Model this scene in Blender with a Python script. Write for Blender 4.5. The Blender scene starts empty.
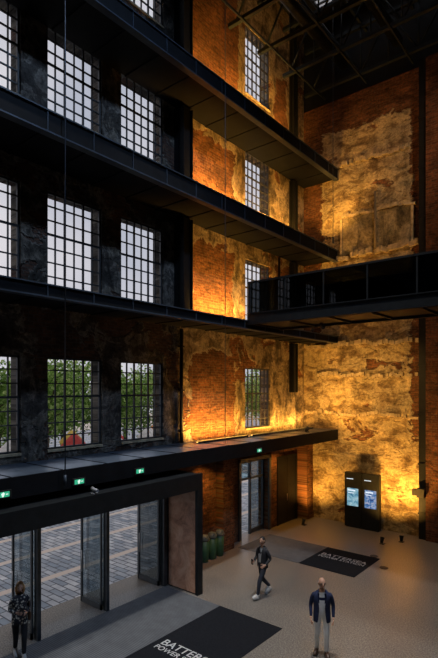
import bpy, math, random
from mathutils import Vector, Matrix, noise
random.seed(7)
S=bpy.context.scene
COL=S.collection
try:
    S.view_settings.view_transform='Standard'
    S.view_settings.look='None'
except Exception as e: print(e)

# ---------------------------------------------------------------- helpers
class NT:
    def __init__(s,name):
        s.m=bpy.data.materials.new(name); s.m.use_nodes=True
        s.t=s.m.node_tree; s.t.nodes.clear()
        s.out=s.t.nodes.new('ShaderNodeOutputMaterial')
    def n(s,typ,**kw):
        nd=s.t.nodes.new(typ)
        for k,v in kw.items(): setattr(nd,k,v)
        return nd
    def l(s,a,b): s.t.links.new(a,b)
    def math(s,op,a,b=None,c=None,clamp=False):
        nd=s.n('ShaderNodeMath',operation=op); nd.use_clamp=clamp
        for i,v in enumerate((a,b,c)):
            if v is None: continue
            if isinstance(v,(int,float)): nd.inputs[i].default_value=v
            else: s.l(v,nd.inputs[i])
        return nd.outputs[0]
    def noise(s,vec,scale,detail=6,rough=.6,dist=0):
        nd=s.n('ShaderNodeTexNoise'); nd.inputs['Scale'].default_value=scale
        nd.inputs['Detail'].default_value=detail; nd.inputs['Roughness'].default_value=rough
        nd.inputs['Distortion'].default_value=dist
        if vec is not None: s.l(vec,nd.inputs['Vector'])
        return nd.outputs['Fac']
    def ramp(s,fac,stops):
        nd=s.n('ShaderNodeValToRGB'); e=nd.color_ramp.elements
        while len(e)<len(stops): e.new(.5)
        for i,(p,c) in enumerate(stops):
            e[i].position=p; e[i].color=(*c,1) if len(c)==3 else c
        s.l(fac,nd.inputs[0]); return nd.outputs[0]
    def mix(s,fac,a,b,mode='MIX'):
        nd=s.n('ShaderNodeMix',data_type='RGBA',blend_type=mode)
        if isinstance(fac,(int,float)): nd.inputs[0].default_value=fac
        else: s.l(fac,nd.inputs[0])
        for i,v in ((6,a),(7,b)):
            if isinstance(v,tuple): nd.inputs[i].default_value=(*v,1) if len(v)==3 else v
            else: s.l(v,nd.inputs[i])
        return nd.outputs[2]
    def mr(s,v,a,b,c=0,d=1):
        nd=s.n('ShaderNodeMapRange'); s.l(v,nd.inputs[0])
        for i,x in enumerate((a,b,c,d)): nd.inputs[i+1].default_value=x
        return nd.outputs[0]
    def principled(s,col=None,rough=.6,metal=0,bump=None,bstr=.3,bdist=.02,spec=.5):
        p=s.n('ShaderNodeBsdfPrincipled')
        if isinstance(col,tuple): p.inputs['Base Color'].default_value=(*col,1)
        elif col is not None: s.l(col,p.inputs['Base Color'])
        if isinstance(rough,(int,float)): p.inputs['Roughness'].default_value=rough
        else: s.l(rough,p.inputs['Roughness'])
        p.inputs['Metallic'].default_value=metal
        p.inputs['Specular IOR Level'].default_value=spec
        if bump is not None:
            b=s.n('ShaderNodeBump'); b.inputs['Strength'].default_value=bstr; b.inputs['Distance'].default_value=bdist
            s.l(bump,b.inputs['Height']); s.l(b.outputs[0],p.inputs['Normal'])
        s.l(p.outputs[0],s.out.inputs[0]); return p

def simple(name,col,rough=.6,metal=0,var=.25,scale=6,spec=.5,bump=.15):
    t=NT(name); g=t.n('ShaderNodeTexCoord').outputs['Object']
    f=t.noise(g,scale,5)
    a=tuple(c*(1-var) for c in col); b=tuple(min(1,c*(1+var)) for c in col)
    t.principled(t.ramp(f,[(.3,a),(.7,b)]),rough,metal,bump=f,bstr=bump,bdist=.01,spec=spec)
    return t.m
def emis(name,col,st):
    t=NT(name); e=t.n('ShaderNodeEmission'); e.inputs[0].default_value=(*col,1); e.inputs[1].default_value=st
    t.l(e.outputs[0],t.out.inputs[0]); return t.m
def glassmat(name,tint,refl=.1,rough=.02):
    t=NT(name); tr=t.n('ShaderNodeBsdfTransparent'); tr.inputs[0].default_value=(*tint,1)
    gl=t.n('ShaderNodeBsdfGlossy'); gl.inputs['Roughness'].default_value=rough
    lw=t.n('ShaderNodeLayerWeight'); lw.inputs[0].default_value=.25
    f=t.math('MULTIPLY_ADD',lw.outputs['Fresnel'],.6,refl,clamp=True)
    mx=t.n('ShaderNodeMixShader'); t.l(f,mx.inputs[0]); t.l(tr.outputs[0],mx.inputs[1]); t.l(gl.outputs[0],mx.inputs[2])
    t.l(mx.outputs[0],t.out.inputs[0]); return t.m

class MB:
    def __init__(s): s.v=[];s.f=[];s.m=[];s.sm=[]
    def box(s,x0,x1,y0,y1,z0,z1,m=0):
        b=len(s.v)
        s.v+= [(x,y,z) for z in (z0,z1) for y in (y0,y1) for x in (x0,x1)]
        for q in ((0,2,3,1),(4,5,7,6),(0,1,5,4),(2,6,7,3),(0,4,6,2),(1,3,7,5)):
            s.f.append(tuple(b+i for i in q)); s.m.append(m); s.sm.append(False)
    def quad(s,p,m=0):
        b=len(s.v); s.v+=[tuple(q) for q in p]; s.f.append(tuple(range(b,b+len(p)))); s.m.append(m); s.sm.append(False)
    def tube(s,pts,rad,n=8,m=0,up=None,cap=True):
        pts=[Vector(p) for p in pts]; b=len(s.v); k=len(pts)
        prev=None
        for i,p in enumerate(pts):
            d=(pts[min(i+1,k-1)]-pts[max(i-1,0)]).normalized()
            if prev is None:
                u=Vector(up) if up else (Vector((0,0,1)) if abs(d.z)<.9 else Vector((1,0,0)))
            else: u=prev
            sx=(u-d*u.dot(d)).normalized(); sy=d.cross(sx); prev=sx
            r=rad[i] if isinstance(rad,(list,tuple)) else rad
            ra,rb=(r if isinstance(r,(list,tuple)) else (r,r))
            for j in range(n):
                a=2*math.pi*j/n
                s.v.append(tuple(p+sx*ra*math.cos(a)+sy*rb*math.sin(a)))
        for i in range(k-1):
            for j in range(n):
                s.f.append((b+i*n+j,b+i*n+(j+1)%n,b+(i+1)*n+(j+1)%n,b+(i+1)*n+j)); s.m.append(m); s.sm.append(True)
        if cap:
            s.f.append(tuple(b+j for j in reversed(range(n)))); s.m.append(m); s.sm.append(False)
            s.f.append(tuple(b+(k-1)*n+j for j in range(n))); s.m.append(m); s.sm.append(False)
    def ball(s,c,r,m=0,nu=16,nv=10,fn=None,vr=(0,math.pi)):
        b=len(s.v); c=Vector(c)
        for i in range(nv+1):
            th=vr[0]+(vr[1]-vr[0])*i/nv
            for j in range(nu):
                ph=2*math.pi*j/nu
                p=Vector((math.sin(th)*math.cos(ph),math.sin(th)*math.sin(ph),math.cos(th)))
                if fn: p=fn(p)
                s.v.append((c.x+p.x*r[0],c.y+p.y*r[1],c.z+p.z*r[2]))
        for i in range(nv):
            for j in range(nu):
                s.f.append((b+i*nu+j,b+(i+1)*nu+j,b+(i+1)*nu+(j+1)%nu,b+i*nu+(j+1)%nu)); s.m.append(m); s.sm.append(True)
    def build(s,name,mats,parent=None,loc=None,bevel=0):
        me=bpy.data.meshes.new(name); me.from_pydata(s.v,[],s.f)
        for mt in mats: me.materials.append(mt)
        me.polygons.foreach_set('material_index',s.m); me.polygons.foreach_set('use_smooth',s.sm); me.update()
        o=bpy.data.objects.new(name,me); COL.objects.link(o)
        if parent: o.parent=parent
        if loc: o.location=loc
        if bevel:
            md=o.modifiers.new('Bevel','BEVEL'); md.width=bevel; md.segments=2; md.limit_method='ANGLE'
        return o
def empty(name,loc=(0,0,0),rz=0):
    o=bpy.data.objects.new(name,None); COL.objects.link(o); o.location=loc; o.rotation_euler=(0,0,rz); o.empty_display_size=.2
    return o

# ---------------------------------------------------------------- materials
def wallmat(name,axis,rects,plaster,bricks,extra=.62,seed=0.0,stain=.55,streak=1.0,band=1.0,amp=1.3):
    t=NT(name); pos=t.n('ShaderNodeNewGeometry').outputs['Position']
    sp=t.n('ShaderNodeSeparateXYZ'); t.l(pos,sp.inputs[0])
    u=sp.outputs['Y' if axis=='Y' else 'X']; v=sp.outputs['Z']
    uo=t.math('ADD',u,seed)
    cb=t.n('ShaderNodeCombineXYZ'); t.l(uo,cb.inputs[0]); t.l(v,cb.inputs[1]); vec=cb.outputs[0]
    cz=t.n('ShaderNodeCombineXYZ'); t.l(uo,cz.inputs[0]); t.l(t.math('MULTIPLY',v,band),cz.inputs[1]); vb=cz.outputs[0]
    st=t.n('ShaderNodeCombineXYZ'); t.l(t.math('MULTIPLY',uo,1.6),st.inputs[0]); t.l(t.math('MULTIPLY',v,.5),st.inputs[1])
    nL=t.noise(vb,.45,5,.65,.4); nM=t.noise(vb,1.3,9,.68,.5); nF=t.noise(vec,9,8,.75); nS=t.noise(st.outputs[0],.9,7,.7,.6)
    br=t.n('ShaderNodeTexBrick'); t.l(vec,br.inputs['Vector'])
    for k,x in (('Scale',1),('Brick Width',.26),('Row Height',.092),('Mortar Size',.012),('Mortar Smooth',.2),('Bias',-.2)): br.inputs[k].default_value=x
    br.inputs['Color1'].default_value=(*bricks[0],1); br.inputs['Color2'].default_value=(*bricks[1],1); br.inputs['Mortar'].default_value=(*bricks[2],1)
    bc=t.mix(1.0,br.outputs['Color'],t.ramp(nF,[(.3,(.35,.35,.35)),(.65,(1.3,1.25,1.2))]),'MULTIPLY')
    bc=t.mix(1.0,bc,t.ramp(nL,[(.3,(.6,.6,.6)),(.65,(1.15,1.1,1.1))]),'MULTIPLY')
    bc=t.mix(1.0,bc,t.ramp(nM,[(.38,(.6,.6,.6)),(.55,(1.1,1.1,1.1))]),'MULTIPLY')
    d=None
    for (u0,u1,v0,v1) in rects:
        a=t.math('SUBTRACT',t.math('ABSOLUTE',t.math('SUBTRACT',u,(u0+u1)/2)),(u1-u0)/2)
        b=t.math('SUBTRACT',t.math('ABSOLUTE',t.math('SUBTRACT',v,(v0+v1)/2)),(v1-v0)/2)
        m=t.math('MAXIMUM',a,b); d=m if d is None else t.math('MINIMUM',d,m)
    ex=t.mr(nL,extra-.012,extra+.012)
    if d is not None:
        dd=t.math('MULTIPLY_ADD',t.math('SUBTRACT',nM,.5),amp,d)
        mask=t.math('MAXIMUM',t.mr(dd,.03,-.03),ex)
        edge=t.mr(t.math('ABSOLUTE',dd),.0,.10)
    else:
        mask=ex; edge=t.mr(t.math('ABSOLUTE',t.math('SUBTRACT',nL,extra)),0,.015)
    pc=t.ramp(nM,[(.34,plaster[0]),(.44,plaster[1]),(.50,plaster[2]),(.515,plaster[3]),(.62,plaster[2]),(.64,plaster[1]),(.75,plaster[0])])
    pc=t.mix(1.0,pc,t.ramp(nF,[(.34,(.5,.5,.5)),(.6,(1.18,1.18,1.18))]),'MULTIPLY')
    pc=t.mix(streak,pc,t.mix(1.0,pc,t.ramp(nS,[(.36,(stain*.5,)*3),(.48,(.85,)*3),(.6,(1.1,1.1,1.1))]),'MULTIPLY'))
    pc=t.mix(1.0,pc,t.ramp(nL,[(.38,(.60,.54,.50)),(.48,(1,.97,.93)),(.485,(.84,.79,.72)),(.6,(1.25,1.15,.98))]),'MULTIPLY')
    lite=tuple(min(1,c*1.05) for c in plaster[3])
    pc=t.mix(t.math('MULTIPLY',t.math('SUBTRACT',1,edge),.8),pc,lite)
    col=t.mix(mask,pc,bc)
    stp=t.mr(nL,.478,.488)
    h=t.math('ADD',t.math('MULTIPLY',t.math('SUBTRACT',1,mask),.9),t.math('MULTIPLY',t.math('MULTIPLY',br.outputs['Fac'],mask),-.35))
    h=t.math('MULTIPLY_ADD',nF,.4,h); h=t.math('MULTIPLY_ADD',nM,1.1,h); h=t.math('MULTIPLY_ADD',stp,.5,h)
    t.principled(col,.88,0,bump=h,bstr=.95,bdist=.06,spec=.25)
    return t.m

M_black=simple('blackened_steel',(.011,.013,.015),.5,.2,.3,spec=.3)
M_beam=simple('walkway_steel',(.004,.005,.007),.7,.0,.35,3,spec=.15)
M_edge=simple('edge_highlight_steel',(.040,.055,.078),.45,.3,.3,3)  # flanges' blue edge highlights put into a paler, bluer steel colour
M_canopy=simple('canopy_sheet_metal',(.13,.17,.23),.36,.6,.3,2)
M_frame=simple('window_frame_paint',(.030,.032,.035),.5,0,.2)
M_alu=simple('door_frame_metal',(.09,.10,.11),.35,.7,.2)
M_glass=glassmat('window_glass',(.93,.95,.97),.03)
M_dglass=glassmat('door_glass',(.80,.87,.90),.06)
M_bglass=glassmat('balustrade_dark_glass',(.10,.12,.14),.02)
t=NT('rusty_steel_panel'); g=t.n('ShaderNodeTexCoord').outputs['Object']
f=t.noise(g,1.8,8,.7,.6); c=t.ramp(f,[(.32,(.28,.12,.07)),(.48,(.60,.30,.18)),(.62,(.75,.45,.30)),(.75,(.40,.17,.09))])
t.principled(c,.6,0,bump=f,bstr=.3); M_copper=t.m
M_lamp=simple('lamp_housing',(.02,.02,.02),.5,.2)
warm=(1.0,.47,.08)
M_led=emis('led_diffuser',(1,.6,.15),3)
brk=((.15,.060,.026),(.34,.145,.06),(.20,.14,.085))
wl_rects=[(12.75,15.35,4.1,7.4),(12.75,15.3,8.4,11.45),(12.75,15.25,12.3,15.35),(12.6,15.6,16.4,22),
          (18.3,20.9,9.6,11.6),(18.2,19.2,16.5,20),(10.9,21,-.5,3.9)]
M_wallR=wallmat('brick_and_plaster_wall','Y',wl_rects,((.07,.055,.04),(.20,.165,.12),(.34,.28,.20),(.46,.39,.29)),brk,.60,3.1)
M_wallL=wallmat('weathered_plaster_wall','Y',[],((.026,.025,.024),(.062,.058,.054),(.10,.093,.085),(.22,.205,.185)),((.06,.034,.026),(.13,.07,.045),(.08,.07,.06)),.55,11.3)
we_rects=[(-12,-5.5,17.8,20),(-12,-10.8,8.6,18),(-6.7,-5,4,19),(-8.6,-7.2,7.0,7.3)]
M_wallE=wallmat('end_wall_plaster','X',we_rects,((.15,.105,.06),(.29,.22,.13),(.44,.36,.22),(.57,.49,.32)),brk,.63,27.9,.75,.6,1.7,1.4)
M_pil=wallmat('pilaster_brick','X',[(-7,6,-1,30)],((.1,.08,.05),)*4,((.12,.045,.02),(.25,.095,.04),(.16,.11,.07)),.5,5)

# floor: speckled terrazzo
t=NT('terrazzo_floor'); pos=t.n('ShaderNodeNewGeometry').outputs['Position']
n1=t.noise(pos,.35,5,.6,.5); n2=t.noise(pos,28,4,.7)
vo=t.n('ShaderNodeTexVoronoi'); vo.inputs['Scale'].default_value=22; t.l(pos,vo.inputs['Vector'])
c=t.ramp(n2,[(.36,(.080,.070,.060)),(.5,(.19,.168,.145)),(.64,(.36,.325,.28))])
c=t.mix(1.0,c,t.ramp(n1,[(.3,(.72,.73,.76)),(.7,(1.12,1.07,1.0))]),'MULTIPLY')
c=t.mix(t.mr(vo.outputs['Distance'],.16,.10),c,(.42,.385,.33))
t.principled(c,t.ramp(n1,[(.3,(.28,)*3),(.7,(.42,)*3)]),0,spec=.5); M_floor=t.m
# plaza paving
t=NT('plaza_paving'); pos=t.n('ShaderNodeNewGeometry').outputs['Position']
mp=t.n('ShaderNodeMapping'); mp.inputs['Rotation'].default_value=(0,0,.0); t.l(pos,mp.inputs[0])
br=t.n('ShaderNodeTexBrick'); t.l(mp.outputs[0],br.inputs['Vector'])
for k,x in (('Scale',1),('Brick Width',.62),('Row Height',.24),('Mortar Size',.022),('Bias',0)): br.inputs[k].default_value=x
br.inputs['Color1'].default_value=(.27,.33,.40,1); br.inputs['Color2'].default_value=(.66,.68,.70,1); br.inputs['Mortar'].default_value=(.10,.11,.13,1)
c=t.mix(1.0,br.outputs['Color'],t.ramp(t.noise(pos,2,6),[(.3,(.7,.7,.72)),(.7,(1.2,1.18,1.15))]),'MULTIPLY')
sp=t.n('ShaderNodeSeparateXYZ'); t.l(pos,sp.inputs[0])
bnd=t.math('LESS_THAN',t.math('MODULO',t.math('ADD',sp.outputs['X'],60),2.4),.3)
c=t.mix(bnd,c,(.75,.63,.53))
t.principled(c,.7,0); M_pave=t.m

# ---------------------------------------------------------------- room shell
XW=-11.76; YE=20.8; ZC=23.2
def wall_holes(mb,axis,c0,c1,u0,u1,v0,v1,holes,matfn):
    us=sorted({u0,u1,*[h[0] for h in holes],*[h[1] for h in holes],*[x for x in (12.25,) if axis=='Y']})
    vs=sorted({v0,v1,*[h[2] for h in holes],*[h[3] for h in holes]})
    us=[x for x in us if u0<=x<=u1]; vs=[x for x in vs if v0<=x<=v1]
    def hole(i,j):
        if i<0 or j<0 or i>=len(us)-1 or j>=len(vs)-1: return True
        cu=(us[i]+us[i+1])/2; cv=(vs[j]+vs[j+1])/2
        return any(h[0]<cu<h[1] and h[2]<cv<h[3] for h in holes)
    P={'Y':(lambda c,u,v:(c,u,v)),'X':(lambda c,u,v:(u,c,v)),'Z':(lambda c,u,v:(u,v,c))}[axis]
    for i in range(len(us)-1):
        for j in range(len(vs)-1):
            if hole(i,j): continue
            a,b,c,d=us[i],us[i+1],vs[j],vs[j+1]; m=matfn((a+b)/2)
            mb.quad([P(c0,a,c),P(c0,b,c),P(c0,b,d),P(c0,a,d)],m)
            mb.quad([P(c1,a,c),P(c1,a,d),P(c1,b,d),P(c1,b,c)],m)
            if hole(i-1,j): mb.quad([P(c0,a,c),P(c0,a,d),P(c1,a,d),P(c1,a,c)],m)
            if hole(i+1,j): mb.quad([P(c0,b,c),P(c1,b,c),P(c1,b,d),P(c0,b,d)],m)
            if hole(i,j-1): mb.quad([P(c0,a,c),P(c1,a,c),P(c1,b,c),P(c0,b,c)],m)
            if hole(i,j+1): mb.quad([P(c0,a,d),P(c0,b,d),P(c1,b,d),P(c1,a,d)],m)
colsY=[(2.19,3.94),(4.68,6.43),(7.17,8.95),(9.66,11.44),(16.05,17.85)]
rows=[(4.45,6.93),(8.72,11.35),(13.5,15.78),(18.1,20.9)]
holes=[(a,b,c,d) for a,b in colsY for c,d in rows]+[(1.0,10.75,0,3.6),(15.7,17.7,0,3.1)]
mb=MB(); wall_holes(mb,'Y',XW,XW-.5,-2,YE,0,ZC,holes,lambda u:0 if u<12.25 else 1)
mb.build('wall_left',[M_wallL,M_wallR])
mb=MB(); mb.box(XW-.5,4,YE,YE+.4,0,19.3,0); mb.box(XW-.5,4,YE+.1,YE+.4,19.3,ZC,1)
mb.build('wall_end',[M_wallE,M_black])
M_dark=simple('dark_painted_wall',(.06,.06,.065),.8)
mb=MB(); mb.box(4,4.3,-2,YE+.4,0,ZC); mb.build('wall_right',[M_dark])
mb=MB(); mb.box(XW-.5,4,-2.3,-2,0,ZC); mb.build('wall_front',[M_dark])
mb=MB(); mb.box(XW-.5,4,-2.3,YE+.4,-.3,0); mb.build('floor',[M_floor])
rl=[(-10.6,-8.4,18.6,20.2),(-7.9,-5.7,18.6,20.2),(-5.2,-3,18.6,20.2),(-10.6,-8.4,15.6,17.2),(-7.9,-5.7,15.6,17.2),(-5.2,-3,15.6,17.2)]
mb=MB(); wall_holes(mb,'Z',ZC,ZC+.25,XW-.5,4.3,-2.3,YE+.4,rl,lambda u:0); mb.build('ceiling',[M_black])
for i,(a,b,c,d) in enumerate(rl):
    m=MB(); 
    for k in range(6): y=c+(d-c)*k/5; m.box(a,b,y-.03,y+.03,ZC+.1,ZC+.18)
    for k in range(4): x=a+(b-a)*k/3; m.box(x-.03,x+.03,c,d,ZC+.1,ZC+.18)
    m.quad([(a,c,ZC+.2),(b,c,ZC+.2),(b,d,ZC+.2),(a,d,ZC+.2)],1)
    m.build('window_%d'%(30+i),[M_frame,M_glass])
mb=MB(); mb.box(-90,XW-.5,-40,90,-.3,-.02); mb.build('plaza_ground',[M_pave])

# end-wall pilaster + black duct
mb=MB(); mb.box(-6.0,-4.9,YE-.45,YE-.002,0,19.3,0); mb.build('brick_pilaster',[M_pil])
mb=MB(); mb.box(-6.3,-6.02,YE-.35,YE-.002,0.0,19.3,0)
for z in range(1,19,2): mb.box(-6.33,-6.005,YE-.38,YE-.002,z,z+.06,0)
mb.build('cable_duct',[M_black])
M_conc=simple('rough_concrete',(.42,.34,.22),.9,0,.5,5,bump=.8)
def rough_course(name,x0,x1,z,h,d):
    m=MB(); n=int((x1-x0)/.12); w=0
    for i in range(n):
        a=x0+(x1-x0)*i/n; b=x0+(x1-x0)*(i+1)/n
        w=.7*w+random.uniform(-.05,.05); k=random.uniform(.5,1)
        if random.random()<.08: continue
        m.box(a,b,YE-d*k,YE-.001,z+w,z+h+w*1.4,0)
    return m.build(name,[M_conc])
rough_course('trim_1',-11.6,-6.4,8.0,.18,.2)
rough_course('trim_2',-10.3,-6.4,11.92,.2,.22)
rough_course('trim_3',-9.9,-6.5,13.75,.12,.14)
rough_course('trim_4',-11.6,-6.4,4.9,.14,.13)
rough_course('trim_5',-11.0,-6.4,6.6,.14,.16)
rough_course('trim_6',-10.6,-6.8,16.1,.14,.16)
M_pan=wallmat('filled_opening_plaster','X',[],((.16,.13,.08),(.27,.23,.14),(.36,.31,.20),(.42,.37,.26)),brk,.7,60.2)
mb=MB(); mb.box(-9.75,-6.7,YE-.05,YE-.001,12.12,13.74); mb.box(-9.85,-9.75,YE-.09,YE-.001,12.12,13.74,1); mb.box(-6.7,-6.6,YE-.09,YE-.001,12.12,13.74,1); mb.build('bricked_up_opening',[M_pan,M_conc])
mb=MB(); mb.tube([(-8.2,YE-.12,12.14),(-8.2,YE-.12,14.6)],.05,10); 
for z in (12.4,13.4,14.3): mb.box(-8.28,-8.12,YE-.14,YE-.055,z,z+.05)
mb.build('old_pipe',[simple('old_pipe_iron',(.2,.15,.1),.7)])

# ---------------------------------------------------------------- windows
wi=0
for a,b in colsY:
    for c,d in rows:
        wi+=1
        m=MB(); X0=XW-.13; X1=XW-.06
        f=.055
        m.box(X0,X1,a,a+f,c,d); m.box(X0,X1,b-f,b,c,d); m.box(X0,X1,a,b,c,c+f); m.box(X0,X1,a,b,d-f,d)
        nc,nr=6,7
        for i in range(1,nc):
            y=a+(b-a)*i/nc; w=.027 if i in(2,4) else .016; m.box(X0+.015,X1-.01,y-w,y+w,c,d)
        for i in range(1,nr):
            z=c+(d-c)*i/nr; w=.028 if i==4 else .016; m.box(X0+.012,X1-.013,a,b,z-w,z+w)
        m.quad([(X0+.03,a,c),(X0+.03,b,c),(X0+.03,b,d),(X0+.03,a,d)],1)
        m.box(XW-.08,XW+.04,a,b,c-.06,c+.005,2)
        m.build('window_%d'%wi,[M_frame,M_glass,M_conc])

# ---------------------------------------------------------------- walkways
def walkway(name,z0,z1,xf=-10.0,y0=-2,y1=YE-.01):
    m=MB(); XB=XW+.005
    m.box(XB,xf-.08,y0,y1,z0+.08,z1-.01)
    m.box(xf-.08,xf,y0,y1,z0+.04,z1-.03)
    m.box(xf-.16,xf+.05,y0,y1,z1-.03,z1,1)
    m.box(xf-.16,xf+.05,y0,y1,z0,z0+.035,1)
    y=y0+.6
    while y<y1:
        m.box(XB,xf-.16,y-.05,y+.05,z0+.05,z0+.08)
        m.box(xf-.02,xf+.03,y-.012,y+.012,z0+.035,z1-.03,1); y+=1.25
    return m.build(name,[M_beam,M_edge])
walkway('steel_walkway',15.6,16.1)
walkway('steel_walkway',11.86,12.38)
walkway('steel_walkway',8.14,8.45)
mb=MB(); mb.box(XW+.005,-10.02,-2,YE-.01,3.8,4.16,1); mb.box(XW+.005,-10.0,-2,YE-.01,4.16,4.2,0); mb.box(-10.04,-9.98,-2,YE-.01,3.74,4.2,2)
for i in range(18):
    y=-1+i*1.25
    if y<20.6: mb.box(XW+.005,-10.0,y-.012,y+.012,4.2,4.212,2)
mb.build('entrance_canopy',[M_canopy,M_black,M_beam])
def column(name,x0,x1,y0,y1,z0,z1):
    m=MB(); m.box(x0,x1,y0,y0+.03,z0,z1); m.box(x0,x1,y1-.03,y1,z0,z1); m.box((x0+x1)/2-.02,(x0+x1)/2+.02,y0,y1,z0,z1)
    m.box(x0+.02,x1-.04,y0+.03,y1-.1,z0,z1)
    return m.build(name,[M_black])
for z0,z1 in ((8.455,11.855),(12.385,15.595),(16.105,ZC)):
    column('steel_column',XW+.005,-11.3,11.95,12.4,z0,z1)
for z0,z1 in ((5.9,8.135),(8.455,11.855),(12.385,15.595),(16.105,ZC)):
    column('steel_column',XW+.005,-11.5,19.45,19.8,z0,z1)
mb=MB(); mb.tube([(-11.65,12.2,4.22),(-11.65,12.2,8.13)],.06,10); 
for z in (4.6,6,7.5): mb.box(-11.755,-11.58,12.12,12.28,z,z+.05)
mb.build('drain_pipe',[M_black])
mb=MB(); mb.tube([(-11.66,18.45,8.46),(-11.66,18.45,11.85)],.05,8); mb.build('drain_pipe',[M_black])
def cable(x,y,z0,z1,wt=True):
    m=MB(); m.tube([(x,y,z0),(x,y,z1)],.014,6)
    if wt: m.tube([(x,y,z0-.14),(x,y,z0+.1)],.035,8)
    m.build('hanging_cable',[M_edge])
cable(-9.86,6.47,4.0,ZC); cable(-9.85,12.35,4.3,ZC,False); cable(-9.3,18.9,12.3,ZC); 
# uplights
def strip(z,y0,y1,x,power,dirv=(-.95,0,1),color=warm):
    z+=.001
    m=MB(); m.box(x-.05,x+.05,y0,y1,z,z+.03,0); m.box(x-.06,x-.045,y0,y1,z,z+.07,0); m.box(x+.045,x+.06,y0,y1,z,z+.07,0)
    m.box(x-.045,x+.045,y0,y1,z+.03,z+.04,1)
    o=m.build('linear_uplight',[M_lamp,M_led])
    L=bpy.data.lights.new('led_strip','AREA'); L.shape='RECTANGLE'; L.size=y1-y0; L.size_y=.08; L.energy=power; L.color=color
    L.spread=math.radians(125)
    lo=bpy.data.objects.new('led_strip',L); COL.objects.link(lo); lo.parent=o
    d=Vector(dirv).normalized(); zx=-d; xx=Vector((0,1,0)); yy=zx.cross(xx)
    M=Matrix((xx,yy,zx)).transposed().to_4x4(); M.translation=Vector((x,(y0+y1)/2,z+.085)); lo.matrix_world=M
def spot(name,loc,target,power,size=70,color=warm,blend=.6,rad=.08,housing=None,drop=.2):
    loc=Vector(loc); d=(Vector(target)-loc).normalized()
    m=MB(); 
    m.tube([-d*.22,-d*.05,-d*.02,d*.0],[.05,.075,.085,.085],14)
    if housing=='floor': m.box(-.09,.09,-.09,.09,-loc.z,-loc.z+.02); m.box(-.02,.02,-.02,.02,-loc.z,-.05)
    if housing=='stand': m.box(-.06,.06,-.06,.06,-drop,-drop+.015); m.box(-.015,.015,-.015,.015,-drop,-.03)
    if housing=='hang': m.tube([(0,0,.1),(0,0,ZC-loc.z-.001)],.02,6); m.tube([(0,0,ZC-loc.z-.03),(0,0,ZC-loc.z-.001)],.1,12)
    o=m.build(name,[M_lamp],loc=loc)
    L=bpy.data.lights.new('spot_lamp','SPOT'); L.energy=power; L.spot_size=math.radians(size); L.spot_blend=blend; L.color=color; L.shadow_soft_size=rad
    lo=bpy.data.objects.new('spot_lamp',L); COL.objects.link(lo); lo.parent=o; lo.location=d*.03
    lo.rotation_euler=d.to_track_quat('-Z','Y').to_euler()
strip(4.2,12.5,15.4,-11.2,150); strip(4.2,15.7,20.6,-11.2,130)
strip(8.45,12.6,15.4,-11.1,220); strip(8.45,15.9,19.3,-11.1,110)
strip(12.38,12.6,15.6,-11.0,240); strip(12.38,16,19.3,-11.0,230)
strip(16.1,12.6,15.7,-11.0,220); strip(16.1,16,19.3,-11.0,170)
for p,tg,e,sz in (((-10.9,19.3,.25),(-10.9,20.8,3),650,110),((-7.2,18.9,.25),(-7.3,20.8,3.2),1300,110),((-6.7,19.6,.25),(-7.0,20.8,4),600,90)):
    spot('floor_uplight',p,tg,e,sz,housing='floor',blend=1)
spot('ledge_uplight',(-10.3,18.6,4.4),(-9.9,20.8,6.3),600,110,housing='stand',blend=1)
spot('ledge_uplight',(-10.3,19.0,8.65),(-10.0,20.8,11.2),520,85,housing='stand',blend=1)
spot('ledge_uplight',(-10.3,19.0,12.58),(-10.0,20.8,15.0),620,85,housing='stand',blend=1)
for x,tz,e in ((-8.6,12.6,850),(-6.9,14.2,600)):
    spot('bridge_wash_fill',(x,15.6,8.78),(x,20.8,tz),e,66,(1,.54,.18),1,.08,'stand')  # added fill spots on the bridge, wash the upper end wall
spot('under_bridge_fill',(-8.0,15.5,8.2),(-8.3,20.8,4.5),700,85,(1,.54,.14),1,.08)  # added fill spot below the deck, brightens the lower end wall
mb=MB(); mb.box(-6.3,-6.02,YE-.62,YE-.351,1.72,2.07); mb.box(-6.5,-6.3,YE-.58,YE-.4,1.78,2.02); mb.build('floodlight',[M_lamp])
for (x,y,e) in ((-6.0,9.5,8500),(-4.5,15.5,6500),(-7.5,4,4000)):
    spot('added_fill_lamp',(x,y,22.3),(x-.3,y+.5,0),e,52,(1,.97,.93),.8,.4,'hang')  # added fill lamps above the view, brighten the floor
spot('added_fill_lamp',(1.5,7,22.0),(-11.7,7,8),4400,80,(.46,.66,1.0),.9,.6,'hang')  # added cool fill for the left wall, in place of bounced skylight
spot('added_fill_lamp',(1.5,13,19.0),(-9,20.8,14.0),2200,44,(1,.66,.38),1,.6,'hang')  # added warm fill, aimed at the upper end wall

# ---------------------------------------------------------------- roof trusses
mb=MB()
M_tr=simple('truss_steel',(.022,.032,.037),.5,.4)
for y in (12.5,14.4,16.3,18.2,20.1):
    for z in (19.6,21.6):
        mb.box(-11.3,3.9,y-.07,y+.07,z-.07,z+.07)
    x=-11; k=0
    while x<3:
        a,b=(19.6,21.6) if k%2==0 else (21.6,19.6)
        mb.tube([(x,y,a),(x+1.2,y,b)],.045,5); mb.tube([(x+1.2,y,19.6),(x+1.2,y,21.6)],.035,5)
        x+=1.2;k+=1
for x in (-10.6,-8.6,-6.6,-4.6,-2.6):
    mb.box(x-.05,x+.05,12.4,20.7,21.7,21.85); mb.box(x-.03,x+.03,12.4,20.7,19.45,19.53)
mb.build('roof_truss',[M_tr])
mb=MB(); 
for x in (-9.6,-7.2,-4.8): mb.tube([(x,13,20.6),(x,20.6,20.6)],.22,12)
mb.build('roof_duct',[simple('duct_metal',(.025,.03,.036),.4,.6)])

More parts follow.
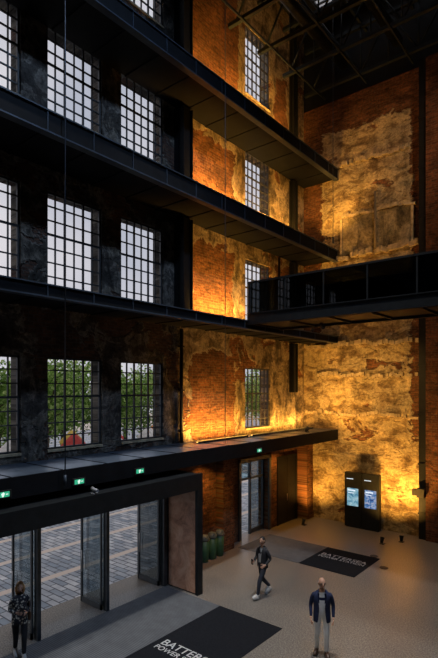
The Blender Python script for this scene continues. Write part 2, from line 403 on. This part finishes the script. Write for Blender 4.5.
# ---------------------------------------------------------------- footbridge
mb=MB(); yb0,yb1=13.76,15.75; XR=3.98
mb.box(-9.94,XR,yb0,yb1,8.36,8.58,0); mb.box(-9.94,XR,yb0-.05,yb0+.03,8.28,8.68,0); mb.box(-9.94,XR,yb1-.03,yb1+.05,8.28,8.68,0)
mb.box(-9.94,XR,yb0-.09,yb0+.03,8.28,8.31,0); mb.box(-9.94,XR,yb0-.09,yb0+.03,8.65,8.68,0)
x=-9.9
while x<3.9:
    mb.box(x,x+.06,yb0+.04,yb1-.04,8.3,8.36,0)
    for y in (yb0-.02,yb1+.02):
        mb.box(x,x+.05,y-.02,y+.02,8.68,9.72,0)
    x+=1.4
for y in (yb0-.02,yb1+.02):
    mb.box(-9.94,XR,y-.035,y+.035,9.70,9.76,0)
    mb.box(-9.94,XR,y-.006,y+.006,8.68,9.70,1)
mb.build('footbridge',[M_black,M_bglass])

# ---------------------------------------------------------------- entrance portal
mb=MB()
mb.box(XW+.005,-9.62,1.0,10.9,3.12,3.56,0)
mb.box(-9.66,-9.58,1.0,10.94,3.10,3.58,0)
mb.box(XW+.005,-9.6,10.78,10.92,0,3.12,0)
mb.box(-9.68,-9.58,10.72,10.94,0,3.12,0)
mb.box(-10.8,-9.70,10.74,10.78,.04,3.1,1)
mb.build('entrance_portal',[M_black,M_copper])
posts=[2.25,4.3,6.4,8.45,10.6]
def leaf(m,x0,x1,y,z0=.02,z1=2.75,gm=1):
    m.box(x0,x0+.06,y-.022,y+.022,z0,z1,0); m.box(x1-.06,x1,y-.022,y+.022,z0,z1,0)
    m.box(x0,x1,y-.022,y+.022,z1-.07,z1,0); m.box(x0,x1,y-.022,y+.022,z0,z0+.15,0)
    m.box(x0+.06,x1-.06,y-.006,y+.006,z0+.15,z1-.07,gm)
    for s in (-1,1): m.tube([(x0+.12,y+s*.06,.9),(x0+.12,y+s*.06,1.5)],.014,6,2)
M_steel=simple('brushed_steel',(.5,.5,.5),.3,1)
for i in range(4):
    a,b=posts[i],posts[i+1]; m=MB()
    m.box(-10.98,-10.84,a-.05,a+.05,0,3.1,0)
    if i==3: m.box(-10.98,-10.84,b-.02,b+.12,0,3.1,0)
    m.box(-10.96,-10.84,a+.05,b-.05,2.80,2.88,0); m.box(-10.96,-10.84,a+.05,b-.05,3.04,3.1,0)
    m.box(-10.905,-10.895,a+.05,b-.05,2.88,3.04,1)
    leaf(m,-11.93,-10.98,a+.1); leaf(m,-11.93,-10.98,b-.1)
    m.build('door_%d'%(i+1),[M_alu,M_dglass,M_steel])
m=MB()
for y in (15.7,16.66,17.62): m.box(XW-.3,XW-.2,y,y+.08,0,3.1,0)
m.box(XW-.3,XW-.2,15.7,17.7,3.0,3.1,0); m.box(XW-.3,XW-.2,15.7,17.7,2.3,2.38,0)
m.box(XW-.255,XW-.245,16.74,17.62,.02,2.3,1); m.box(XW-.255,XW-.245,15.78,17.62,2.38,3.0,1)
leaf(m,XW-1.15,XW-.3,15.84,.02,2.28)
m.box(XW-.29,XW-.21,16.74,17.62,.02,.2,0)
m.box(XW,XW+.08,15.55,15.7,0,3.25,0); m.box(XW,XW+.08,17.7,17.85,0,3.25,0); m.box(XW,XW+.08,15.55,17.85,3.1,3.25,0)
m.build('door_5',[M_alu,M_dglass,M_steel])
m=MB(); m.box(XW,XW+.05,18.4,18.5,0,3.0,0); m.box(XW,XW+.05,20.0,20.1,0,3.0,0); m.box(XW,XW+.05,18.4,20.1,2.95,3.05,0)
m.box(XW,XW+.025,18.5,19.24,.01,2.95,0); m.box(XW,XW+.025,19.26,20.0,.01,2.95,0); m.tube([(XW+.06,19.2,1),(XW+.06,19.2,1.3)],.015,6,1)
m.build('door_6',[M_black,M_steel])
for a,b,c in ((14.2,14.8,.35),(20.2,YE-.01,.5)):
    m=MB(); m.box(XW+.005,XW+c,a,b,0,3.73,0); m.box(XW+.005,XW+c+.04,a-.03,b,0,.25,0); m.box(XW+.005,XW+c+.04,a-.03,b,3.5,3.73,0)
    m.build('brick_pier',[M_wallR])
for y in (13.3,18.15):
    spot('canopy_downlight',(-10.9,y,3.72),(-11.6,y,0),150,110,warm,.8,.06)

M_green=emis('exit_green',(.05,.55,.30),.8); M_white=emis('exit_white',(.8,1,.9),1.0)
for y in (5.05,6.9,8.8,14.4):
    m=MB(); m.box(-9.975,-9.93,y-.18,y+.18,3.80,3.96,0); m.quad([(-9.928,y-.13,3.825),(-9.928,y+.13,3.825),(-9.928,y+.13,3.935),(-9.928,y-.13,3.935)],1)
    m.quad([(-9.926,y-.03,3.83),(-9.926,y+.0,3.83),(-9.926,y+.03,3.9),(-9.926,y,3.93),(-9.926,y-.05,3.9)],2)
    m.quad([(-9.926,y+.05,3.87),(-9.926,y+.10,3.87),(-9.926,y+.10,3.89),(-9.926,y+.05,3.89)],2)
    m.build('exit_sign',[M_lamp,M_green,M_white])
m=MB(); m.box(-9.75,-9.63,7.1,7.22,3.581,3.60,0); m.tube([(-9.69,7.16,3.60),(-9.69,7.16,3.66)],.02,8,0); m.tube([(-9.78,7.16,3.69),(-9.58,7.16,3.66)],[.045,.04],12,0); m.build('security_camera',[simple('camera_plastic',(.3,.3,.32),.4)])

# ---------------------------------------------------------------- mats with lettering
t=NT('grey_ribbed_mat'); pos=t.n('ShaderNodeNewGeometry').outputs['Position']
wv=t.n('ShaderNodeTexWave',bands_direction='Y'); wv.inputs['Scale'].default_value=6; wv.inputs['Distortion'].default_value=.2; t.l(pos,wv.inputs[0])
c=t.mix(1.0,t.ramp(wv.outputs['Fac'],[(.2,(.06,.063,.07)),(.8,(.115,.12,.128))]),t.ramp(t.noise(pos,3,6),[(.3,(.8,)*3),(.7,(1.2,)*3)]),'MULTIPLY')
t.principled(c,.8,0); M_gmat=t.m
M_bmat=simple('black_carpet_mat',(.012,.013,.016),.95,0,.4,40,spec=.1)
M_text=simple('mat_lettering_white',(.50,.50,.49),.9,0,.1)
def mat(y0,y1,xt,ty,wid):
    m=MB(); m.box(-10.82 if y0<10 else -11.3,-8.66,y0,y1,0.001,.012,0); g=m.build('entrance_mat',[M_gmat])
    m=MB(); m.box(-8.65,-6.62,y0,y1,0.001,.014,0); o=m.build('logo_mat',[M_bmat])
    yy=ty
    for i,s in enumerate(('BATTERSEA','POWER STATION')):
        cu=bpy.data.curves.new('lettering_%d'%(i+1),'FONT'); cu.body=s; cu.size=1; cu.offset=.01
        to=bpy.data.objects.new('lettering_%d'%(i+1),cu); COL.objects.link(to)
        bpy.context.view_layer.update(); k=wid/max(to.dimensions.x,.1); cu.size=k; cu.offset=.01*k
        to.parent=o
        if i: yy-=k*.95
        to.location=(xt,yy,.0165); cu.materials.append(M_text)
mat(3.0,10.62,-8.5,8.15,1.75)
mat(14.95,17.15,-8.5,16.25,1.7)
for (x,y) in ((-6.9,16.0+1.3),(-6.2,16.4)):
    m=MB(); m.tube([(x,y,0.001),(x,y,.015)],.14,20); m.build('floor_socket_cover',[M_lamp])

# ---------------------------------------------------------------- display kiosk
def screenmat(name,cols,sc):
    t=NT(name); g=t.n('ShaderNodeTexCoord').outputs['Object']
    f=t.noise(g,sc,3,.6,1.0); c=t.ramp(f,cols); e=t.n('ShaderNodeEmission'); t.l(c,e.inputs[0]); e.inputs[1].default_value=.8
    t.l(e.outputs[0],t.out.inputs[0]); return t.m
M_s1=screenmat('screen_map',[(.3,(.03,.15,.3)),(.5,(.25,.5,.62)),(.7,(.6,.75,.8))],5)
M_s2=screenmat('screen_picture',[(.3,(.03,.05,.2)),(.45,(.08,.22,.5)),(.6,(.45,.5,.65)),(.75,(.45,.2,.3))],6)
M_w=emis('screen_white',(.8,.9,1),1)
m=MB(); y=20.28
m.box(-9.42,-8.67,y,y+.22,.03,2.4,0); m.box(-8.62,-7.87,y,y+.22,.03,2.4,0); m.box(-9.38,-7.91,y+.03,y+.19,0,.05,0)
m.box(-8.67,-8.62,y+.04,y+.18,.03,2.38,0)
for x0,mm in ((-9.42,1),(-8.62,2)):
    m.box(x0+.12,x0+.63,y-.012,y,.95,1.72,mm)
    m.box(x0+.16,x0+.5,y-.016,y-.012,1.6,1.66,3); m.box(x0+.16,x0+.42,y-.016,y-.012,1.5,1.53,3)
    m.box(x0+.1,x0+.4,y-.01,y,2.11,2.14,3)
m.build('display_kiosk',[M_black,M_s1,M_s2,M_w])

M_bin=simple('bin_green',(.03,.10,.045),.5); M_bin2=simple('bin_grey',(.10,.12,.10),.5)
for i,y in enumerate((13.0,13.42,13.84)):
    m=MB(); x=-11.3
    m.tube([(x,y,0),(x,y,.06),(x,y,.75)],[.13,.14,.17],16,0); m.tube([(x,y,.75),(x,y,.8),(x,y,.92),(x,y,.95)],[.18,.18,.13,.05],16,1)
    m.tube([(x+.12,y-.06,.86),(x+.15,y-.06,.86)],.03,8,1)
    m.build('recycling_bin',[M_bin,M_bin2])

# ---------------------------------------------------------------- outside
M_bark=simple('bark',(.10,.07,.05),.9)
t=NT('leaves'); oi=t.n('ShaderNodeNewGeometry').outputs['Random Per Island']
c=t.ramp(oi,[(0,(.08,.16,.03)),(.5,(.24,.40,.09)),(1,(.58,.68,.26))])
df=t.n('ShaderNodeBsdfDiffuse'); tl=t.n('ShaderNodeBsdfTranslucent'); t.l(c,df.inputs[0]); t.l(c,tl.inputs[0]); mx=t.n('ShaderNodeMixShader'); mx.inputs[0].default_value=.45
t.l(df.outputs[0],mx.inputs[1]); t.l(tl.outputs[0],mx.inputs[2]); t.l(mx.outputs[0],t.out.inputs[0]); M_leaf=t.m
def treemesh():
    m=MB(); m.tube([(0,0,0),(.05,0,2),(.1,.05,4),(0,0,6.5)],[.22,.16,.12,.05],8,0)
    cl=[]
    for i in range(10):
        a=random.random()*6.28; z=random.uniform(3.0,7.6); r=random.uniform(.6,1.9); c=Vector((r*math.cos(a),r*math.sin(a),z)); cl.append(c)
        m.tube([(0.05,0,min(z,5)-1.2),c*.6+Vector((0,0,z*.35)),c],[.07,.04,.02],5,0)
    for i in range(3600):
        c=random.choice(cl); d=Vector((random.gauss(0,1),random.gauss(0,1),random.gauss(0,.8))).normalized()*random.uniform(.5,1.45)
        p=c+d; n=Vector((random.gauss(0,1),random.gauss(0,1),random.gauss(.5,1))).normalized(); u=n.orthogonal().normalized()*random.uniform(.09,.17); v=n.cross(u).normalized()*random.uniform(.06,.11)
        m.quad([p-u,p-v,p+u,p+v],1)
    return m
tm=treemesh().build('tree',[M_bark,M_leaf],loc=(-31,12,-.02))
for i,(x,y) in enumerate(((-32,15.5),(-30.5,18.5),(-33,21.5),(-31,25),(-33,28.5),(-31,32),(-32,37),(-31,42),(-31,47),(-36,18),(-37,24),(-36,30),(-31,8))):
    o=bpy.data.objects.new('tree',tm.data); COL.objects.link(o); o.location=(x,y,-.02); o.rotation_euler=(0,0,i*1.3); s=random.uniform(.95,1.12); o.scale=(s,s,s*.98)
cols=[(.6,.05,.03),(.7,.67,.62),(.7,.25,.05),(.5,.05,.04),(.65,.45,.08),(.6,.6,.65)]
pm=[simple('parasol_fabric_%d'%i,c,.8) for i,c in enumerate(cols)]
for i,(x,y) in enumerate(((-25,10.6),(-24,12.7),(-25.5,14.6),(-23.5,16.0),(-25.5,17.2),(-23.5,18.6),(-25.5,20.2),(-24,22.0),(-25.5,24.0),(-24,26.6),(-25.5,29),(-24.5,34))):
    m=MB(); m.tube([(0,0,0),(0,0,3.3)],.03,8,1); m.tube([(0,0,0),(0,0,.08)],.3,16,1)
    m.tube([(0,0,2.75),(0,0,2.92),(0,0,3.5),(0,0,3.58)],[.72,.75,.18,.02],8,0)
    m.build('parasol',[pm[i%6],M_steel],loc=(x,y,-.02))

# ---------------------------------------------------------------- people
def skinmesh(name,J,E,root,mats,matfn,parent,sub=2):
    names=list(J); idx={n:i for i,n in enumerate(names)}
    me=bpy.data.meshes.new(name+'_cage'); me.from_pydata([J[n][0] for n in names],[(idx[a],idx[b]) for a,b in E],[])
    ob=bpy.data.objects.new(name+'_cage',me); COL.objects.link(ob)
    md=ob.modifiers.new('Skin','SKIN'); md.branch_smoothing=.6; md.use_smooth_shade=True
    sv=me.skin_vertices[0].data
    for n in names:
        r=J[n][1]; sv[idx[n]].radius=(r if isinstance(r,tuple) else (r,r)); sv[idx[n]].use_root=(n==root)
    sb=ob.modifiers.new('Sub','SUBSURF'); sb.levels=sub; sb.render_levels=sub
    dg=bpy.context.evaluated_depsgraph_get(); dg.update()
    nm=bpy.data.meshes.new_from_object(ob.evaluated_get(dg))
    bpy.data.objects.remove(ob)
    nm.name=name; nm.materials.clear()
    for mt in mats: nm.materials.append(mt)
    segs=[(Vector(J[a][0]),Vector(J[b][0]),a,b) for a,b in E]
    for p in nm.polygons:
        p.use_smooth=True; c=p.center; best=None
        for A,B,a,b in segs:
            d=B-A; tt=max(0,min(1,(c-A).dot(d)/max(d.length_squared,1e-9))); q=(c-(A+d*tt)).length
            if best is None or q<best[0]: best=(q,a,b,tt)
        p.material_index=matfn(best[1],best[2],best[3],c)
    o=bpy.data.objects.new(name,nm); COL.objects.link(o); o.parent=parent; return o

def head(par,skin,hairm,eyem,lipm,z=1.635,yaw=0,bald=False,long=False,glasses=False,pitch=0):
    m=MB()
    def hf(p):
        x,y,zz=p
        k=1-.30*max(0,-zz)**1.3
        x*=k; 
        if y<0: y=y*(1-.10*max(0,-zz)) 
        else: y*=(1-.25*max(0,-zz-.2))
        if y<-.75 and abs(zz+.55)<.25: y-=.05
        return Vector((x,y,zz))
    m.ball((0,0,0),(.076,.096,.118),0,24,18,hf)
    m.tube([(0,-.088,.02),(0,-.104,-.012),(0,-.112,-.03),(0,-.095,-.038)],[(.008,.009),(.011,.012),(.014,.015),(.009,.01)],8,0)
    for s in (-1,1):
        m.ball((s*.031,-.083,.008),(.013,.010,.008),2,10,6)
        m.tube([(s*.018,-.094,.026),(s*.046,-.085,.026)],.0045,6,1)
        m.ball((s*.077,.004,-.005),(.010,.02,.032),0,10,8)
        if glasses:
            pts=[(s*.031+.021*math.cos(a),-.1,.008+.016*math.sin(a)) for a in [i*math.pi/6 for i in range(13)]]
            m.tube(pts,.0025,5,2); m.tube([(s*.052,-.1,.01),(s*.08,0,.01)],.0025,5,2)
    m.tube([(-.024,-.087,-.062),(0,-.094,-.060),(.024,-.087,-.062)],[.003,.0065,.003],8,3)
    def hair(p):
        return Vector((p.x,p.y,p.z))
    if not bald:
        m.ball((0,.014,.014),(.083,.098,.116),1,24,10,hair,(0,math.pi*.42))
        m.ball((0,.037,-.005),(.080,.076,.10),1,20,10)
    else:
        for s in (-1,1): m.ball((s*.068,.04,-.02),(.015,.05,.035),1,10,8)
        m.ball((0,.085,-.03),(.06,.02,.035),1,10,8)
    if long:
        m.tube([(0,.04,.06),(0,.065,-.03),(0,.07,-.12),(0,.065,-.22)],[(.08,.06),(.088,.06),(.085,.05),(.05,.02)],14,1,up=(1,0,0))
        for s in (-1,1): m.tube([(s*.06,-.02,.09),(s*.082,-.02,.0),(s*.08,-.0,-.1),(s*.07,.0,-.19)],[.02,.03,.028,.012],8,1)
    o=m.build('head',[skin,hairm,eyem,lipm],par); o.location=(0,-.02,z); o.rotation_euler=(pitch,0,yaw); return o
def hand(par,name,w,d,side,normal,skin,curl=.6):
    d=Vector(d).normalized(); s=Vector(side); s=(s-d*s.dot(d)).normalized(); n=Vector(normal); n=(n-d*n.dot(d)-s*n.dot(s)).normalized(); w=Vector(w)
    m=MB()
    m.tube([w-d*.03,w,w+d*.03,w+d*.07,w+d*.095],[(.026,.02),(.028,.018),(.038,.016),(.042,.014),(.036,.010)],12,0,up=tuple(s))
    for o,L in ((.030,.068),(.010,.078),(-.010,.072),(-.030,.055)):
        b=w+d*.085+s*o; pts=[b]; a=.15
        for k,fr in enumerate((.45,.3,.25)):
            dd=(d*math.cos(a)+n*math.sin(a)); pts.append(pts[-1]+dd*L*fr); a+=curl
        m.tube(pts,[.0098,.0092,.0082,.006],8,0)
    b=w+d*.025+s*.03
    m.tube([b,b+(d*.5+s*.8+n*.2)*.032,b+(d*.85+s*.9+n*.4)*.05,b+(d*1.3+s*.8+n*.7)*.06],[.013,.012,.0105,.008],8,0)
    return m.build(name,[skin],par)
def shoe(par,name,ank,yaw,pitch,mat,sole,z=None):
    m=MB()
    def f(p):
        zz=p.z
        if zz<-.35: zz=-.35
        if p.y<-.2: zz=zz*(1-.35*min(1,(-.2-p.y))) if zz>0 else zz
        return Vector((p.x*(1+.12*(p.y<0)*abs(p.y)),p.y,zz))
    m.ball((0,-.07,.045),(.05,.145,.085),0,18,14,f)
    m.tube([(0,0,.07),(0,.01,.13)],[.05,.048],12,0)
    m.box(-.045,.045,-.19,.06,.0,.018,1)
    o=m.build(name,[mat,sole],par); o.location=ank; o.rotation_euler=(pitch,0,yaw); return o
def jacket(par,mat,secs,name='jacket'):
    n=28; v=[];f=[]
    for (z,rx,ry,g,yo) in secs:
        for j in range(n+1):
            a=-math.pi/2+g+(2*math.pi-2*g)*j/n
            v.append((rx*math.cos(a),ry*math.sin(a)+yo,z))
    for i in range(len(secs)-1):
        for j in range(n):
            f.append((i*(n+1)+j,i*(n+1)+j+1,(i+1)*(n+1)+j+1,(i+1)*(n+1)+j))
    me=bpy.data.meshes.new(name); me.from_pydata(v,[],f); me.materials.append(mat)
    for p in me.polygons: p.use_smooth=True
    o=bpy.data.objects.new(name,me); COL.objects.link(o); o.parent=par
    sd=o.modifiers.new('S','SOLIDIFY'); sd.thickness=.012
    ss=o.modifiers.new('U','SUBSURF'); ss.levels=1; ss.render_levels=1
    return o
BE=[('pelvis','belly'),('belly','chest'),('chest','neckb'),('neckb','neck'),('chest','shL'),('shL','elL'),('elL','wrL'),('chest','shR'),('shR','elR'),('elR','wrR'),
    ('pelvis','hipL'),('hipL','knL'),('knL','anL'),('pelvis','hipR'),('hipR','knR'),('knR','anR')]
def person(name,loc,face,pose,mats,scale=1.0,w=1.0):
    e=empty(name,loc,0); e.rotation_euler=(0,0,math.atan2(face[1],face[0])+math.pi/2); e.scale=(scale,)*3
    J={'pelvis':((0,0,.96),(.15*w,.115)),'belly':((0,-.005,1.12),(.145*w,.11)),'chest':((0,0,1.30),(.165*w,.12)),'neckb':((0,.005,1.455),(.075,.07)),'neck':((0,-.005,1.56),(.055,.055)),
       'shL':((.175*w,0,1.405),.068),'shR':((-.175*w,0,1.405),.068),'hipL':((.095,0,.88),.095),'hipR':((-.095,0,.88),.095)}
    rr={'el':.048,'wr':.034,'kn':.068,'an':.05}
    for k,p in pose.items(): J[k]=(p,rr[k[:2]])
    def mf(a,b,tt,c):
        k={a,b}
        if 'neckb' in k and 'neck' in k: return 3
        if any(x[:2] in('kn','an','hi') for x in k): return 2
        if any(x[:2] in('el','wr','sh') for x in k): return 1
        if k=={'pelvis','belly'} and c.z<1.02: return 2
        return 0
    skinmesh('body',J,BE,'pelvis',mats,mf,e)
    return e
SK1=simple('skin_light',(.62,.37,.26),.55,0,.08); SK2=simple('skin_tan',(.54,.30,.20),.55,0,.08)
HB=simple('hair_black',(.02,.015,.012),.6); HG=simple('hair_grey',(.25,.22,.2),.7); HBL=simple('hair_blond',(.50,.28,.11),.6)
EY=simple('eye_dark',(.02,.015,.015),.3); LP=simple('lips',(.35,.12,.10),.5)
C_navy=simple('navy_cloth',(.010,.018,.06),.85); C_white=simple('white_cloth',(.82,.81,.79),.85,0,.1); C_dark=simple('charcoal_cloth',(.02,.02,.024),.85)
C_char=simple('dark_jacket_cloth',(.018,.018,.022),.85); C_denim=simple('dark_denim',(.025,.03,.045),.85); C_sole=simple('shoe_sole',(.4,.4,.38),.7); C_lshoe=simple('white_leather',(.6,.58,.55),.5); C_bshoe=simple('brown_leather',(.08,.04,.02),.4)
t=NT('patterned_cloth'); g=t.n('ShaderNodeTexCoord').outputs['Object']
vo=t.n('ShaderNodeTexVoronoi'); vo.inputs['Scale'].default_value=16; t.l(g,vo.inputs['Vector'])
t.principled(t.ramp(vo.outputs['Distance'],[(.3,(.60,.55,.45)),(.42,(.03,.03,.04))]),.85); C_pat=t.m
shirtg=simple('grey_shirt',(.5,.5,.51),.85)

p=person('man',(-5.27,10.15,0),(.50,-.87),
  {'elL':((.255,.03,1.13)),'wrL':((.25,-.07,.90)),'elR':((-.255,.03,1.13)),'wrR':((-.245,-.08,.90)),
   'knL':((.10,-.06,.49)),'anL':((.105,-.05,.09)),'knR':((-.10,-.0,.485)),'anR':((-.115,.10,.09))},
  [C_white,C_navy,C_white,SK2],1.0,1.08)
head(p,SK2,HG,EY,LP,1.655,.25,bald=True,glasses=True)
jacket(p,C_navy,[(.78,.20,.155,.50,0),(.95,.195,.15,.42,0),(1.12,.185,.142,.32,0),(1.28,.205,.15,.42,0),(1.40,.20,.135,.56,0),(1.465,.12,.10,.7,.01),(1.49,.078,.08,.8,.012)])
hand(p,'hand_left',(.25,-.08,.885),(0,-.15,-1),(0,-1,0),(-1,0,0),SK2); hand(p,'hand_right',(-.245,-.09,.885),(0,-.15,-1),(0,-1,0),(1,0,0),SK2)
shoe(p,'shoe_left',(.105,-.05,0),.15,0,C_bshoe,C_dark); shoe(p,'shoe_right',(-.115,.10,0),-.25,0,C_bshoe,C_dark)
p=person('man',(-8.09,11.9,0),(-.25,-.97),
  {'elL':((.24,.10,1.15)),'wrL':((.23,-.10,1.02)),'elR':((-.24,-.02,1.13)),'wrR':((-.14,-.22,1.06)),
   'knL':((.09,-.20,.53)),'anL':((.085,-.27,.11)),'knR':((-.09,.07,.49)),'anR':((-.085,.36,.20))},
  [shirtg,C_char,C_denim,SK2],.99,1.0)
head(p,SK2,HB,EY,LP,1.65,.35)
jacket(p,C_char,[(.88,.185,.150,.38,0),(1.0,.18,.145,.34,0),(1.12,.17,.135,.32,0),(1.28,.19,.142,.42,0),(1.40,.185,.13,.55,0),(1.465,.115,.10,.66,.01),(1.49,.078,.08,.7,.012)])
hand(p,'hand_left',(.23,-.12,1.01),(0,-1,-.3),(-.2,0,1),(-1,0,0),SK2); hand(p,'hand_right',(-.13,-.24,1.055),(.5,-1,0),(0,0,1),(1,.3,0),SK2,1.0)
m=MB(); m.box(-.118,-.045,-.345,-.325,1.0,1.15); m.build('phone',[EY],p)
shoe(p,'shoe_left',(.085,-.27,.03),.0,-.12,C_lshoe,C_sole); shoe(p,'shoe_right',(-.085,.36,.10),0,.55,C_lshoe,C_sole)
p=person('woman',(-10.5,5.72,.013),(.93,-.35),
  {'elL':((.21,.05,1.13)),'wrL':((.12,-.20,1.10)),'elR':((-.215,.06,1.12)),'wrR':((-.10,-.22,1.14)),
   'knL':((.08,-.12,.50)),'anL':((.075,-.10,.09)),'knR':((-.08,.04,.485)),'anR':((-.075,.22,.13))},
  [C_pat,C_pat,C_dark,SK1],.97,.9)
head(p,SK1,HBL,EY,LP,1.65,-.1,long=True,pitch=.15)
jacket(p,C_pat,[(.80,.185,.15,.0,0),(.95,.17,.14,.0,0),(1.10,.145,.12,.0,0),(1.28,.165,.135,.0,0),(1.40,.165,.12,.0,0),(1.46,.10,.09,.0,.01),(1.48,.075,.075,.0,.01)],name='blouse')
hand(p,'hand_left',(.11,-.215,1.10),(-.6,-1,.1),(0,0,1),(-1,.5,0),SK1,.8); hand(p,'hand_right',(-.09,-.235,1.14),(.6,-1,.1),(0,0,1),(1,.5,0),SK1,.8)
m=MB(); m.box(-.05,.04,-.325,-.31,1.09,1.25); m.build('phone',[EY],p)
m=MB(); m.ball((.21,.02,.93),(.05,.13,.12),0,16,10); m.tube([(.21,-.09,.98),(.2,-.03,1.25),(.1,0,1.47),(.19,.06,1.25),(.21,.12,.98)],.01,6,0); m.build('handbag',[C_bshoe],p)
shoe(p,'shoe_left',(.075,-.10,0),.0,0,C_lshoe,C_sole); shoe(p,'shoe_right',(-.075,.22,.05),0,.35,C_lshoe,C_sole)

# ---------------------------------------------------------------- world
w=bpy.data.worlds.new('overcast_sky'); S.world=w; w.use_nodes=True; nt=w.node_tree; nt.nodes.clear()
o=nt.nodes.new('ShaderNodeOutputWorld'); b=nt.nodes.new('ShaderNodeBackground'); tc=nt.nodes.new('ShaderNodeTexCoord'); nz=nt.nodes.new('ShaderNodeTexNoise'); nz.inputs['Scale'].default_value=3.5; nz.inputs['Detail'].default_value=6
rp=nt.nodes.new('ShaderNodeValToRGB'); rp.color_ramp.elements[0].position=.35; rp.color_ramp.elements[0].color=(.44,.46,.54,1); rp.color_ramp.elements[1].position=.65; rp.color_ramp.elements[1].color=(.74,.70,.72,1)
nt.links.new(tc.outputs['Generated'],nz.inputs['Vector']); nt.links.new(nz.outputs['Fac'],rp.inputs[0]); nt.links.new(rp.outputs[0],b.inputs[0]); nt.links.new(b.outputs[0],o.inputs[0]); b.inputs[1].default_value=1.1

# ---------------------------------------------------------------- camera
cd=bpy.data.cameras.new('camera'); cam=bpy.data.objects.new('camera',cd); COL.objects.link(cam)
cd.sensor_width=36; cd.lens=36*490/658; cd.shift_y=59/658; cd.clip_end=300
cam.location=(0,0,6.1); cam.rotation_euler=(math.pi/2,0,math.radians(39.3)); S.camera=cam
